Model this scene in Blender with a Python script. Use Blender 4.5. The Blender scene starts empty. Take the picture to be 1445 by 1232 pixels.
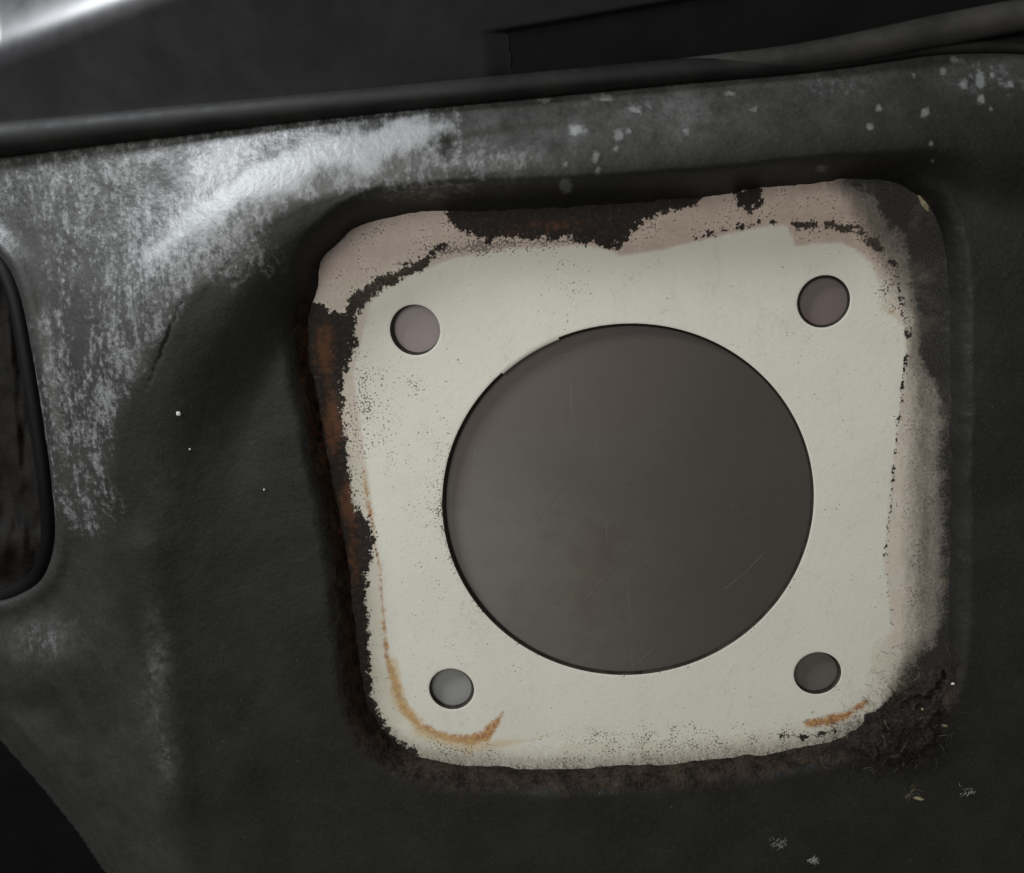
import bpy, bmesh, math, random
import numpy as np
from mathutils import Matrix, Vector

random.seed(7)
RNG = np.random.default_rng(11)
sc = bpy.context.scene

# ------------------------------------------------------------------ camera
PW, PH, FPX = 1445.0, 1232.0, 1154.233          # photograph size and focal length in its pixels
CAM = np.array([-0.0137926, -0.1829022, 0.0636977])
RM = np.array([[0.9963340, 0.0434205, -0.0737101],
               [-0.0612056, -0.2401814, -0.9687966],
               [-0.0597694, 0.9697564, -0.2366433]])   # rows: right, down, forward
cd = bpy.data.cameras.new('camera')
cam = bpy.data.objects.new('camera', cd)
sc.collection.objects.link(cam)
m = Matrix.Identity(4)
for i in range(3):
    m[i][0] = RM[0][i]; m[i][1] = -RM[1][i]; m[i][2] = -RM[2][i]; m[i][3] = CAM[i]
cam.matrix_world = m
cd.sensor_fit = 'HORIZONTAL'; cd.sensor_width = 36.0
cd.lens = 36.0 * FPX / PW
cd.clip_start = 0.005; cd.clip_end = 20.0
cd.dof.use_dof = True; cd.dof.focus_distance = 0.185; cd.dof.aperture_fstop = 20.0
sc.camera = cam

# ------------------------------------------------------------------ world, lamps, exposure
w = bpy.data.worlds.new('World'); sc.world = w; w.use_nodes = True
bg = w.node_tree.nodes['Background']
bg.inputs['Color'].default_value = (0.75, 0.74, 0.70, 1); bg.inputs['Strength'].default_value = 0.10
def area(name, loc, target, sx, sy, power, col):
    l = bpy.data.lights.new(name, 'AREA'); l.shape = 'RECTANGLE'; l.size = sx; l.size_y = sy
    l.energy = power; l.color = col
    o = bpy.data.objects.new(name, l); sc.collection.objects.link(o)
    o.location = loc
    o.rotation_euler = (Vector(target) - Vector(loc)).to_track_quat('-Z', 'Y').to_euler()
    return o
area('window_light', (-0.40, -0.20, 0.42), (-0.03, -0.01, 0.05), 0.14, 0.12, 3.5, (0.92, 0.96, 1.0))
area('room_light', (-0.32, -0.78, 0.28), (0, 0, 0), 0.50, 0.50, 3.85, (1.0, 0.985, 0.955))
vs = sc.view_settings
vs.view_transform = 'Standard'; vs.look = 'None'; vs.exposure = 0.0; vs.gamma = 1.0; vs.use_curve_mapping = False

# ------------------------------------------------------------------ pixel to place, in numpy
def at(px, py, h):
    """point on the ray through a photo pixel at the plane h metres in front of the steel plate"""
    px = np.asarray(px, float); py = np.asarray(py, float); h = np.asarray(h, float)
    dx = (px - PW / 2) / FPX; dy = (py - PH / 2) / FPX
    d = dx[..., None] * RM[0] + dy[..., None] * RM[1] + RM[2]
    t = (-h - CAM[1]) / d[..., 1]
    return CAM + d * t[..., None]
def V(px, py, h): return Vector(at(px, py, h).tolist())
MMPX = 0.157   # millimetres to a pixel near the plate

TAB = RNG.random((256, 256))
def vnoise(x, y, s, seed=0):
    x = x / s + seed * 17.31; y = y / s + seed * 9.77
    xi = np.floor(x).astype(int); yi = np.floor(y).astype(int)
    fx = x - xi; fy = y - yi
    fx = fx * fx * (3 - 2 * fx); fy = fy * fy * (3 - 2 * fy)
    a = TAB[xi & 255, yi & 255]; b = TAB[(xi + 1) & 255, yi & 255]
    c = TAB[xi & 255, (yi + 1) & 255]; d = TAB[(xi + 1) & 255, (yi + 1) & 255]
    return (a * (1 - fx) + b * fx) * (1 - fy) + (c * (1 - fx) + d * fx) * fy
def fbm(x, y, s, seed=0, o=4):
    r = np.zeros_like(x); a = 0.5; t = 0
    for k in range(o):
        r += a * vnoise(x, y, s / 2 ** k, seed + k * 3); t += a; a *= 0.55
    return r / t - 0.5
def sstep(a, b, x):
    t = np.clip((x - a) / (b - a), 0, 1); return t * t * (3 - 2 * t)
def catmull(pts, n=6, closed=False):
    P = np.array(pts, float); out = []
    N = len(P)
    for i in range(N if closed else N - 1):
        if closed: p0, p1, p2, p3 = P[i - 1], P[i], P[(i + 1) % N], P[(i + 2) % N]
        else: p0, p1, p2, p3 = P[max(i - 1, 0)], P[i], P[i + 1], P[min(i + 2, N - 1)]
        for k in range(n):
            t = k / n
            out.append(0.5 * (2 * p1 + (p2 - p0) * t + (2 * p0 - 5 * p1 + 4 * p2 - p3) * t * t + (3 * p1 - p0 - 3 * p2 + p3) * t ** 3))
    if not closed: out.append(P[-1])
    return np.array(out)
def stroke(X, Y, pts):
    """signed distance (positive inside) of a line with varying half-width"""
    r = np.full(X.shape, -1e3)
    for (ax, ay, aw), (bx, by, bw) in zip(pts[:-1], pts[1:]):
        dx, dy = bx - ax, by - ay
        t = np.clip(((X - ax) * dx + (Y - ay) * dy) / (dx * dx + dy * dy + 1e-9), 0, 1)
        r = np.maximum(r, aw + (bw - aw) * t - np.hypot(X - ax - dx * t, Y - ay - dy * t))
    return r
def poly_sd(X, Y, P):
    """signed distance to a polygon, positive inside"""
    d2 = np.full(X.shape, 1e12); ins = np.zeros(X.shape, bool)
    N = len(P)
    for i in range(N):
        ax, ay = P[i]; bx, by = P[(i + 1) % N]
        dx, dy = bx - ax, by - ay
        t = np.clip(((X - ax) * dx + (Y - ay) * dy) / (dx * dx + dy * dy + 1e-9), 0, 1)
        d2 = np.minimum(d2, (X - ax - dx * t) ** 2 + (Y - ay - dy * t) ** 2)
        c = ((ay > Y) != (by > Y)) & (X < (bx - ax) * (Y - ay) / ((by - ay) if by != ay else 1e-9) + ax)
        ins ^= c
    d = np.sqrt(d2)
    return np.where(ins, d, -d)
def blobs(X, Y, L):
    r = np.zeros(X.shape)
    for (bx, by, rx, ry, a) in L:
        r += a * np.exp(-(((X - bx) / rx) ** 2 + ((Y - by) / ry) ** 2))
    return r

# ------------------------------------------------------------------ objects
def link(o, parent=None):
    sc.collection.objects.link(o)
    if parent: o.parent = parent
    return o
def tag(o, label, cat=None, group=None, kind=None):
    o['label'] = label
    if cat: o['category'] = cat
    if group: o['group'] = group
    if kind: o['kind'] = kind
    return o
def empty(name, loc=(0, 0, 0)):
    o = bpy.data.objects.new(name, None); o.location = loc; o.empty_display_size = 0.01
    return link(o)
def mesh_obj(name, verts, faces, mat, parent=None, smooth=True, attrs=None):
    me = bpy.data.meshes.new(name)
    verts = np.asarray(verts, np.float32); faces = np.asarray(faces, np.int32)
    me.vertices.add(len(verts)); me.vertices.foreach_set('co', verts.ravel())
    k = faces.shape[1]
    me.loops.add(faces.size); me.loops.foreach_set('vertex_index', faces.ravel())
    me.polygons.add(len(faces))
    me.polygons.foreach_set('loop_start', np.arange(0, faces.size, k, dtype=np.int32))
    me.update(calc_edges=True); me.validate()
    if smooth: me.polygons.foreach_set('use_smooth', np.ones(len(me.polygons), bool))
    for n, v in (attrs or {}).items():
        a = me.attributes.new(n, 'FLOAT', 'POINT'); a.data.foreach_set('value', np.asarray(v, np.float32).ravel())
    me.materials.append(mat)
    o = bpy.data.objects.new(name, me)
    link(o, parent)
    if parent is not None:
        o.matrix_parent_inverse = Matrix.Translation(-Vector(parent.location))
    return o
def grid_faces(keepface):
    ny, nx = keepface.shape
    idx = np.arange((ny + 1) * (nx + 1)).reshape(ny + 1, nx + 1)
    f = np.stack([idx[:-1, :-1], idx[1:, :-1], idx[1:, 1:], idx[:-1, 1:]], -1)
    return f[keepface]
def compact(pts, faces, attrs):
    used = np.zeros(len(pts), bool); used[faces.ravel()] = True
    rm = np.cumsum(used) - 1
    return pts[used], rm[faces], {k: v.ravel()[used] for k, v in attrs.items()}
def tube(name, path, radii, mat, parent=None, seg=20, squash=1.0, attrs=None):
    """round bar along a list of points"""
    P = np.array(path); n = len(P); vs_ = []
    up = np.array([0, -1.0, 0])
    for i in range(n):
        t = P[min(i + 1, n - 1)] - P[max(i - 1, 0)]; t /= np.linalg.norm(t)
        a = up - t * up.dot(t); a /= np.linalg.norm(a); b = np.cross(t, a)
        for k in range(seg):
            an = 2 * math.pi * k / seg
            vs_.append(P[i] + radii[i] * (a * math.cos(an) * squash + b * math.sin(an)))
    f = []
    for i in range(n - 1):
        for k in range(seg):
            f.append((i * seg + k, i * seg + (k + 1) % seg, (i + 1) * seg + (k + 1) % seg, (i + 1) * seg + k))
    return mesh_obj(name, vs_, f, mat, parent)

# ------------------------------------------------------------------ material helper
class NT:
    def __init__(s, name):
        s.mat = bpy.data.materials.new(name); s.mat.use_nodes = True
        s.t = s.mat.node_tree; s.b = s.t.nodes['Principled BSDF']
        s.tc = s.t.nodes.new('ShaderNodeTexCoord').outputs['Object']
    def put(s, sock, v):
        if isinstance(v, (int, float)): sock.default_value = v
        elif isinstance(v, (tuple, list)): sock.default_value = (*v, 1) if len(v) == 3 and sock.type == 'RGBA' else v
        else: s.t.links.new(v, sock)
    def attr(s, n):
        a = s.t.nodes.new('ShaderNodeAttribute'); a.attribute_name = n; return a.outputs['Fac']
    def noise(s, scale, detail=4, rough=0.6, dist=0.0, vec=None):
        n = s.t.nodes.new('ShaderNodeTexNoise'); n.inputs['Scale'].default_value = scale
        n.inputs['Detail'].default_value = detail; n.inputs['Roughness'].default_value = rough; n.inputs['Distortion'].default_value = dist
        s.t.links.new(vec or s.tc, n.inputs['Vector']); return n.outputs['Fac']
    def voro(s, scale, feature='F1', vec=None):
        n = s.t.nodes.new('ShaderNodeTexVoronoi'); n.feature = feature; n.inputs['Scale'].default_value = scale
        s.t.links.new(vec or s.tc, n.inputs['Vector']); return n.outputs['Distance']
    def stretch(s, scl, rot=(0, 0, 0)):
        n = s.t.nodes.new('ShaderNodeMapping'); n.inputs['Scale'].default_value = scl; n.inputs['Rotation'].default_value = rot
        s.t.links.new(s.tc, n.inputs['Vector']); return n.outputs['Vector']
    def m(s, op, a, b=0.0, c=None):
        n = s.t.nodes.new('ShaderNodeMath'); n.operation = op
        s.put(n.inputs[0], a); s.put(n.inputs[1], b)
        if c is not None: s.put(n.inputs[2], c)
        return n.outputs[0]
    def ss(s, a, b, x, lo=0.0, hi=1.0):
        n = s.t.nodes.new('ShaderNodeMapRange'); n.interpolation_type = 'SMOOTHSTEP'
        s.put(n.inputs['Value'], x); n.inputs['From Min'].default_value = a; n.inputs['From Max'].default_value = b
        n.inputs['To Min'].default_value = lo; n.inputs['To Max'].default_value = hi
        return n.outputs['Result']
    def mix(s, f, a, b):
        n = s.t.nodes.new('ShaderNodeMix'); n.data_type = 'RGBA'
        s.put(n.inputs[0], f); s.put(n.inputs[6], a); s.put(n.inputs[7], b); return n.outputs[2]
    def bump(s, h, strength, dist):
        n = s.t.nodes.new('ShaderNodeBump'); n.inputs['Strength'].default_value = strength; n.inputs['Distance'].default_value = dist
        s.put(n.inputs['Height'], h); s.t.links.new(n.outputs['Normal'], s.b.inputs['Normal'])
    def out(s, col, rough=0.5, metal=0.0, spec=0.5):
        s.put(s.b.inputs['Base Color'], col); s.put(s.b.inputs['Roughness'], rough)
        s.put(s.b.inputs['Metallic'], metal); s.put(s.b.inputs['Specular IOR Level'], spec)
        return s.mat

# ------------------------------------------------------------------ outlines read from the photograph
OPEN = catmull([(438, 446), (450, 408), (456, 372), (482, 340), (522, 315), (580, 303), (640, 303), (720, 301), (800, 296), (880, 290),
        (960, 284), (1040, 276), (1100, 266), (1160, 258), (1225, 256), (1275, 268), (1312, 298), (1330, 350), (1337, 430),
        (1339, 600), (1338, 800), (1336, 900), (1328, 955), (1300, 990), (1262, 1002), (1222, 1018), (1180, 1042), (1100, 1058),
        (1000, 1069), (900, 1077), (780, 1081), (700, 1078), (640, 1073), (585, 1062), (548, 1036), (526, 1000), (513, 950),
        (503, 880), (494, 800), (480, 720), (465, 640), (450, 560), (440, 500)], 4, True)
CREST = catmull([(1750, 175), (1445, 190), (1320, 198), (1200, 208), (1000, 226), (800, 240), (640, 246), (520, 264), (430, 296), (355, 335), (285, 415),
        (220, 500), (182, 600), (165, 700), (172, 800), (200, 900), (232, 1000), (255, 1100), (285, 1250), (320, 1450)], 5)
BASIN = np.vstack([CREST, [(320, 4000), (4000, 4000), (4000, 175)]])
OVAL = catmull([(-150, 420), (-110, 360), (-50, 340), (-5, 362), (22, 412), (40, 500), (56, 600), (67, 680), (72, 755), (58, 808),
        (28, 832), (-10, 843), (-70, 836), (-125, 780), (-160, 650), (-165, 520)], 5, True)
VOIDE = np.array([(-400, 760), (-120, 935), (0, 1040), (60, 1108), (110, 1170), (152, 1232), (200, 1320), (260, 1460), (-400, 1460)], float)
SEAL = [(-220, 220, 24), (0, 197, 22), (120, 184, 20.5), (240, 171, 19), (480, 147, 16.5), (720, 124, 16), (960, 101, 15.5),
        (1100, 91, 13.5), (1190, 85, 10), (1265, 76, 8), (1320, 69, 7.5), (1400, 66, 7.5), (1460, 68, 7.5), (1640, 76, 7.5)]
HOSE = [(760, 118, 8), (960, 96, 11.5), (1100, 83, 15), (1200, 68, 17.5), (1300, 48, 19), (1400, 29, 19.5), (1460, 18, 19.5), (1640, -15, 20)]

TEAR = [(262, 416, -.6), (258, 428, .1), (250, 436, .5), (248, 450, .7), (241, 458, .9), (237, 476, 1.0), (230, 488, 1.0), (227, 503, .8), (219, 514, .6), (216, 530, .3), (209, 540, 0), (205, 562, -.9)]
def open_dist(X, Y):
    return -poly_sd(X, Y, OPEN) + 9 * fbm(X, Y, 34, 91, 4)          # positive outside the opening
def mat_height(X, Y, full=True):
    """height of the mat's face above the plate, millimetres"""
    s = poly_sd(X, Y, BASIN)
    left = sstep(650, 250, X)
    hc = 13.2 - 0.6 * left - 5.2 * left * sstep(380, 950, Y)
    hc = hc - 1.5 * sstep(900, 1400, X)
    base = 5.5 + 0.8 * fbm(X, Y, 260, 4, 2) + 0.8 * sstep(1330, 1480, X)
    wdt = 62 + 138 * left + 70 * sstep(1300, 1420, X)
    t = np.clip(s / wdt, 0, 1); fall = 1 - t * t * t * (t * (6 * t - 15) + 10)
    Hb = base + (hc - base) * fall
    u = np.maximum(-s, 0) * MMPX
    R = 21.0; cap = 0.85 - 0.45 * left * sstep(420, 900, Y)
    uc = R * cap / math.sqrt(1 + cap.max() ** 2) if np.isscalar(cap) else R * cap / np.sqrt(1 + cap ** 2)
    drop = np.where(u < uc, R - np.sqrt(np.maximum(R * R - np.minimum(u, uc) ** 2, 0)), R - np.sqrt(R * R - uc ** 2) + cap * (u - uc))
    drop = drop - 4 * np.logaddexp(0, (u - 16) / 4) * np.maximum(cap - 0.25, 0)
    Hm = np.where(s >= 0, Hb, hc - drop)
    # soft swellings on the left flank, and the fold that runs to the lower edge
    Hm = Hm + 3.0 * np.exp(-((X - 60) / 70) ** 2 - ((Y - 925) / 55) ** 2)
    Hm = Hm + 1.3 * np.exp(-(stroke(X, Y, [(205, 780, 0), (222, 950, 0), (244, 1120, 0)]) / 34) ** 2)
    Hm = Hm - 1.6 * np.exp(-(stroke(X, Y, [(-40, 985, 0), (70, 1005, 0), (125, 1065, 0), (190, 1200, 0), (220, 1300, 0)]) / 20) ** 2)
    Hm = Hm - 1.2 * np.exp(-(stroke(X, Y, [(640, 205, 0), (720, 190, 0), (800, 186, 0)]) / 14) ** 2)
    Hm = Hm + 0.6 * fbm(X, Y, 140, 1, 3) + 0.22 * fbm(X, Y, 30, 2, 3)
    # lower edge rolls away into the dark
    v = -poly_sd(X, Y, VOIDE)
    Hm = Hm - 16 * (1 - sstep(-6, 34, v)) - 3.0 * (1 - sstep(0, 95, v))
    # oval opening: the skin turns in
    o = -poly_sd(X, Y, OVAL)
    Hm = Hm + 1.5 * np.exp(-((o - 14) / 16) ** 2)
    Hm = Hm - 14 * (1 - sstep(-10, 10, o))
    # tear
    ck = stroke(X, Y, [*TEAR])
    Hm = Hm - 0.6 * sstep(-1.5, 1.5, ck + 1.6 * fbm(X, Y, 12, 8, 2))
    if full:
        d = open_dist(X, Y)
        a = np.arctan2(Y - 680, X - 890)
        ww = 34 + 12 * np.clip(np.sin(a), 0, 1) ** 2 + 10 * np.clip(-np.cos(a), 0, 1) + 10 * np.clip(-np.sin(a), 0, 1)
        ww = ww * (1 + 0.12 * fbm(X, Y, 200, 5, 2))
        tt = np.clip(d / ww, 0, 1)
        prof = np.where(tt < 0.35, tt * 1.5, 1 - 0.475 * (1 - (np.clip(tt, .35, 1) - 0.35) / 0.65) ** 2.05)
        Hm = -0.6 + (Hm + 0.6) * np.where(d > 0, prof, 0)
    return Hm
def hm1(px, py):
    return float(mat_height(np.array([[px]], float), np.array([[py]], float))[0, 0])

# ================================================================== materials
def mat_plate():
    n = NT('cream_paint_on_steel')
    fine = n.m('SUBTRACT', n.noise(1400, 5, 0.65), 0.5); mid = n.m('SUBTRACT', n.noise(420, 5, 0.65), 0.5)
    big = n.noise(40, 3, 0.5)
    grit = n.noise(2300, 2, 0.5)
    wob = n.m('ADD', n.m('MULTIPLY', fine, 27.0), n.m('MULTIPLY', mid, 46.0))
    clean = n.ss(-3.0, 3.5, n.m('ADD', n.attr('clean'), n.m('MULTIPLY', wob, 0.22)))
    white = n.mix(big, (0.60, 0.58, 0.49), (0.66, 0.645, 0.565))
    cream = n.mix(n.ss(0.35, 0.7, n.noise(160, 4)), (0.56, 0.53, 0.43), (0.60, 0.575, 0.49))
    pink = n.mix(n.ss(0.3, 0.75, n.noise(230, 5, 0.7)), (0.42, 0.325, 0.27), (0.56, 0.455, 0.38))
    out = n.mix(n.attr('pink'), cream, pink)
    col = n.mix(clean, out, white)
    # grime that has crept in from the right edge
    gm = n.m('ADD', n.attr('grime'), n.m('MULTIPLY', n.m('SUBTRACT', n.m('ADD', n.m('MULTIPLY', n.noise(900, 6, 0.75), 0.5), n.m('MULTIPLY', n.noise(600, 5, 0.75, 0.0, n.stretch((1, 1, 0.25))), 0.5)), 0.5), 1.25))
    soil = n.mix(n.ss(0.3, 0.7, n.noise(120, 4)), (0.112, 0.095, 0.078), (0.145, 0.120, 0.106))
    col = n.mix(n.m('MULTIPLY', n.ss(0.15, 0.95, gm), n.m('SUBTRACT', 1.0, clean)), col, soil)
    col = n.mix(n.ss(0.80, 1.22, n.m('ADD', n.attr('grime'), n.m('ADD', n.m('MULTIPLY', fine, 0.9), n.m('MULTIPLY', mid, 0.7)))), col, (0.012, 0.011, 0.010))
    # rust run
    ru = n.ss(-4.0, 3.0, n.m('ADD', n.attr('rust'), n.m('MULTIPLY', wob, 0.4)))
    rcol = n.mix(n.ss(0.40, 0.56, n.noise(900, 5, 0.7)), (0.48, 0.24, 0.045), (0.27, 0.085, 0.008))
    col = n.mix(n.m('MULTIPLY', ru, 0.88), col, rcol)
    ft = n.m('MULTIPLY', n.ss(-5, 4, n.m('ADD', n.attr('faint'), n.m('MULTIPLY', mid, 12.0))), 0.52)
    col = n.mix(ft, col, (0.50, 0.36, 0.17))
    col = n.mix(n.m('MULTIPLY', n.ss(0.3, 0.7, n.noise(2600, 2, 0.6)), 0.09), col, (0.30, 0.29, 0.25))
    col = n.mix(n.m('MULTIPLY', n.ss(0.48, 0.75, n.noise(55, 5, 0.7, 0.6)), 0.16), col, (0.45, 0.41, 0.30))
    # grey rub marks
    smd = n.m('MULTIPLY', n.ss(0.50, 0.72, n.noise(90, 6, 0.75, 0.5, n.stretch((1.6, 1, 0.8), (0, 0.6, 0)))), n.ss(0.4, 0.7, n.noise(900, 4, 0.7)))
    col = n.mix(n.m('MULTIPLY', smd, 0.34), col, (0.22, 0.215, 0.19))
    # specks of old glue
    sp = n.m('ADD', n.noise(1900, 2, 0.5), n.m('MULTIPLY', n.m('SUBTRACT', n.noise(230, 4), 0.5), 0.55))
    thr = n.m('SUBTRACT', 0.765, n.m('MULTIPLY', n.attr('speck'), 0.20))
    spk = n.ss(0.0, 0.045, n.m('SUBTRACT', sp, thr))
    col = n.mix(n.m('MULTIPLY', spk, 0.85), col, n.mix(grit, (0.05, 0.042, 0.035), (0.16, 0.13, 0.10)))
    # dark crust along the old seal
    dk = n.ss(-1.0, 1.5, n.m('ADD', n.attr('crust'), n.m('MULTIPLY', wob, 1.0)))
    dcol = n.mix(n.ss(0.60, 0.92, n.m('ADD', n.m('MULTIPLY', n.attr('brown'), 0.42), n.m('MULTIPLY', n.noise(520, 6, 0.75), 0.85))),
                 (0.014, 0.010, 0.008), (0.115, 0.045, 0.018))
    dcol = n.mix(n.m('MULTIPLY', n.ss(0.5, 0.68, n.noise(1100, 5, 0.7)), 0.6), dcol, (0.07, 0.05, 0.034))
    dcol = n.mix(n.m('MULTIPLY', n.attr('greyish'), 0.75), dcol, n.mix(n.ss(0.38, 0.62, n.noise(1300, 4, 0.7)), (0.028, 0.021, 0.016), (0.095, 0.075, 0.055)))
    col = n.mix(dk, col, dcol)
    lift = n.m('ADD', n.m('MULTIPLY', dk, n.m('ADD', 0.6, n.m('MULTIPLY', fine, 1.5))), n.m('MULTIPLY', clean, 0.25))
    lift = n.m('ADD', lift, n.m('MULTIPLY', n.noise(620, 2), 0.20))
    n.bump(lift, 0.8, 0.0003)
    return n.out(col, n.m('ADD', 0.46, n.m('MULTIPLY', dk, 0.35)), 0.0, 0.4)

def mat_rubber():
    n = NT('worn_black_mat')
    grain = n.noise(1500, 4, 0.65); pit = n.noise(760, 5, 0.62, 0.0); cloud = n.noise(60, 5, 0.6)
    st = n.noise(260, 5, 0.65, 0.0, n.stretch((1.9, 1.0, 0.55), (0, 0.55, 0)))
    sheen_streak = n.attr('sheen_streak')
    base = n.mix(n.ss(0.3, 0.7, cloud), (0.0125, 0.0124, 0.0112), (0.0185, 0.0183, 0.0160))
    # chalky scuffing where the skin is rubbed, with crest sheen painted in
    amp = n.m('SUBTRACT', 1.0, n.m('MULTIPLY', sheen_streak, 0.9))
    nz = n.m('ADD', n.m('MULTIPLY', n.m('SUBTRACT', pit, 0.5), 2.6), n.m('MULTIPLY', n.m('SUBTRACT', st, 0.5), 3.0))
    raw = n.m('ADD', n.attr('scuff_sheen'), n.m('MULTIPLY', nz, amp))
    sc_ = n.m('MULTIPLY', n.ss(0.14, 1.0, raw), n.ss(0.02, 0.25, n.attr('scuff_sheen')))
    wv = n.stretch((1.4, 1, 0.8), (0, 0.5, 0))
    vein = n.m('ADD', n.ss(0.56, 0.66, n.noise(1000, 4, 0.6, 0.8, wv)), n.ss(0.02, 0.0, n.m('ABSOLUTE', n.m('SUBTRACT', n.noise(260, 4, 0.6, 0.5), 0.47))))
    sc_ = n.m('MULTIPLY', sc_, n.m('SUBTRACT', 1.0, n.m('MULTIPLY', n.m('MINIMUM', vein, 1.0), n.m('SUBTRACT', 0.75, n.m('MULTIPLY', sheen_streak, 0.55)))))
    dust_sheen = n.mix(n.ss(0.35, 0.65, grain), (0.12, 0.122, 0.118), (0.215, 0.22, 0.22))
    dust_sheen = n.mix(sheen_streak, dust_sheen, (0.30, 0.31, 0.315))
    base = n.mix(n.m('MULTIPLY', n.ss(0.52, 0.72, n.noise(2100, 2, 0.6)), 0.35), base, (0.045, 0.044, 0.040))
    sheen_film = n.m('MULTIPLY', n.attr('sheen_film'), n.m('MULTIPLY', n.ss(0.15, 0.8, n.noise(170, 6, 0.75)), n.ss(0.25, 0.6, n.noise(1300, 4, 0.7), 0.55, 1.2)))  # grey deposit, plus the brighter upward-facing roll painted in as colour
    base = n.mix(sheen_film, base, (0.16, 0.16, 0.155))
    col = n.mix(n.m('MULTIPLY', sc_, 0.85), base, dust_sheen)
    # dried drops
    dr = n.ss(-2.0, 3.5, n.m('ADD', n.attr('drops'), n.m('MULTIPLY', n.m('SUBTRACT', n.noise(650, 4, 0.65), 0.5), 16.0)))
    col = n.mix(n.m('MULTIPLY', dr, 0.5), col, (0.24, 0.25, 0.24))
    # lint specks
    spk = n.ss(0.0, 0.04, n.m('SUBTRACT', n.noise(1700, 1, 0.4), 0.80))
    col = n.mix(n.m('MULTIPLY', spk, 0.4), col, (0.22, 0.21, 0.19))
    # felt showing at the cut edge
    fe = n.ss(0.25, 0.75, n.m('ADD', n.attr('felt'), n.m('MULTIPLY', n.m('SUBTRACT', n.noise(800, 5, 0.7), 0.5), 0.8)))
    fib = n.m('ADD', n.m('MULTIPLY', n.noise(1700, 3, 0.7, 0.0, n.stretch((1.0, 1.0, 0.18))), 0.5), n.m('MULTIPLY', n.noise(260, 4), 0.5))
    fcol = n.mix(n.ss(0.35, 0.7, fib), (0.009, 0.008, 0.007), (0.050, 0.036, 0.028))
    fcol = n.mix(n.m('MULTIPLY', n.attr('rusty'), n.ss(0.42, 0.66, pit)), fcol, (0.11, 0.042, 0.016))
    col = n.mix(fe, col, fcol)
    ck = n.attr('tear'); col = n.mix(ck, col, (0.003, 0.003, 0.003))
    h = n.m('ADD', n.m('MULTIPLY', pit, n.m('ADD', 0.16, n.m('MULTIPLY', n.attr('scuff_sheen'), 0.3))), n.m('MULTIPLY', grain, 0.32))
    h = n.m('ADD', h, n.m('MULTIPLY', n.voro(900, 'SMOOTH_F1'), 0.25))
    n.bump(h, 0.7, 0.0003)
    rub = n.ss(0.0, 0.45, n.attr('scuff_sheen'))  # rubbed skin plus the painted crest sheen
    rough = n.m('ADD', n.m('SUBTRACT', 0.50, n.m('MULTIPLY', rub, 0.15)), n.m('ADD', n.m('MULTIPLY', cloud, 0.12), n.m('MULTIPLY', fe, 0.3)))
    spec = n.m('MULTIPLY', n.m('ADD', 0.22, n.m('MULTIPLY', rub, 0.28)), n.m('SUBTRACT', 1.0, fe))
    return n.out(col, rough, 0.0, spec)

def mat_sheet():
    n = NT('sheet_painted_reflection')
    c1 = n.noise(28, 4, 0.6); c2 = n.noise(70, 4, 0.6)
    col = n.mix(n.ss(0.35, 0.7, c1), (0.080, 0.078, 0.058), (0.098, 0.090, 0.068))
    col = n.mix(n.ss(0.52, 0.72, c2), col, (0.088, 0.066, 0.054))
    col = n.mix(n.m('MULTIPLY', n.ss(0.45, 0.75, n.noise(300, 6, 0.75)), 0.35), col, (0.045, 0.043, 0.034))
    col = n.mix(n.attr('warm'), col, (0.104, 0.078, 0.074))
    col = n.mix(n.attr('pale'), col, n.mix(n.attr('warm'), (0.25, 0.25, 0.235), (0.285, 0.235, 0.225)))  # reflections of the surroundings painted in as paler and mauve tones
    col = n.mix(n.attr('weak_reflection'), col, (0.048, 0.044, 0.036))
    scr = n.noise(60, 2, 0.5, 0.0, n.stretch((18, 1, 0.4), (0, 0.75, 0)))
    s = n.m('MULTIPLY', n.ss(0.70, 0.73, scr), n.ss(0.45, 0.7, n.noise(35, 2)))
    col = n.mix(n.m('MULTIPLY', s, 0.35), col, (0.22, 0.20, 0.16))
    sp = n.ss(0.0, 0.03, n.m('SUBTRACT', n.noise(1100, 1), 0.79)); col = n.mix(n.m('MULTIPLY', sp, 0.6), col, (0.32, 0.30, 0.27))
    dk = n.ss(0.0, 0.03, n.m('SUBTRACT', n.noise(1000, 1, 0.5, 0, n.stretch((1, 1, 1.2))), 0.78)); col = n.mix(n.m('MULTIPLY', dk, 0.7), col, (0.01, 0.01, 0.01))
    n.bump(n.noise(900, 4), 0.15, 0.0001)
    return n.out(col, n.ss(0.3, 0.7, c2, 0.42, 0.55), 0.0, 0.35)

def mat_plain(name, c1, c2, scale, rough, spec=0.5, bump=0.2, bd=0.0002):
    n = NT(name); f = n.noise(scale, 5, 0.65)
    n.bump(n.noise(scale * 4, 4), bump, bd)
    return n.out(n.mix(n.ss(0.3, 0.7, f), c1, c2), n.ss(0.2, 0.8, n.noise(scale * 2, 3), rough - 0.06, rough + 0.08), 0.0, spec)
M_PLATE = mat_plate(); M_RUB = mat_rubber(); M_SHEET = mat_sheet()
M_EDGE = mat_plain('dark_cut_edge', (0.012, 0.011, 0.010), (0.05, 0.04, 0.03), 260, 0.40)
M_GLINT = mat_plain('painted_glint_edge', (0.82, 0.79, 0.68), (0.88, 0.86, 0.77), 200, 0.35)  # glint of light on the rim, painted near-white
M_SEAL = mat_plain('black_seal_rubber', (0.008, 0.008, 0.008), (0.016, 0.015, 0.014), 90, 0.6, 0.2, 0.25)
M_HOSE = mat_plain('dusty_black_hose', (0.020, 0.0195, 0.0175), (0.045, 0.043, 0.038), 60, 0.24, 0.55, 0.12)
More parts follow.
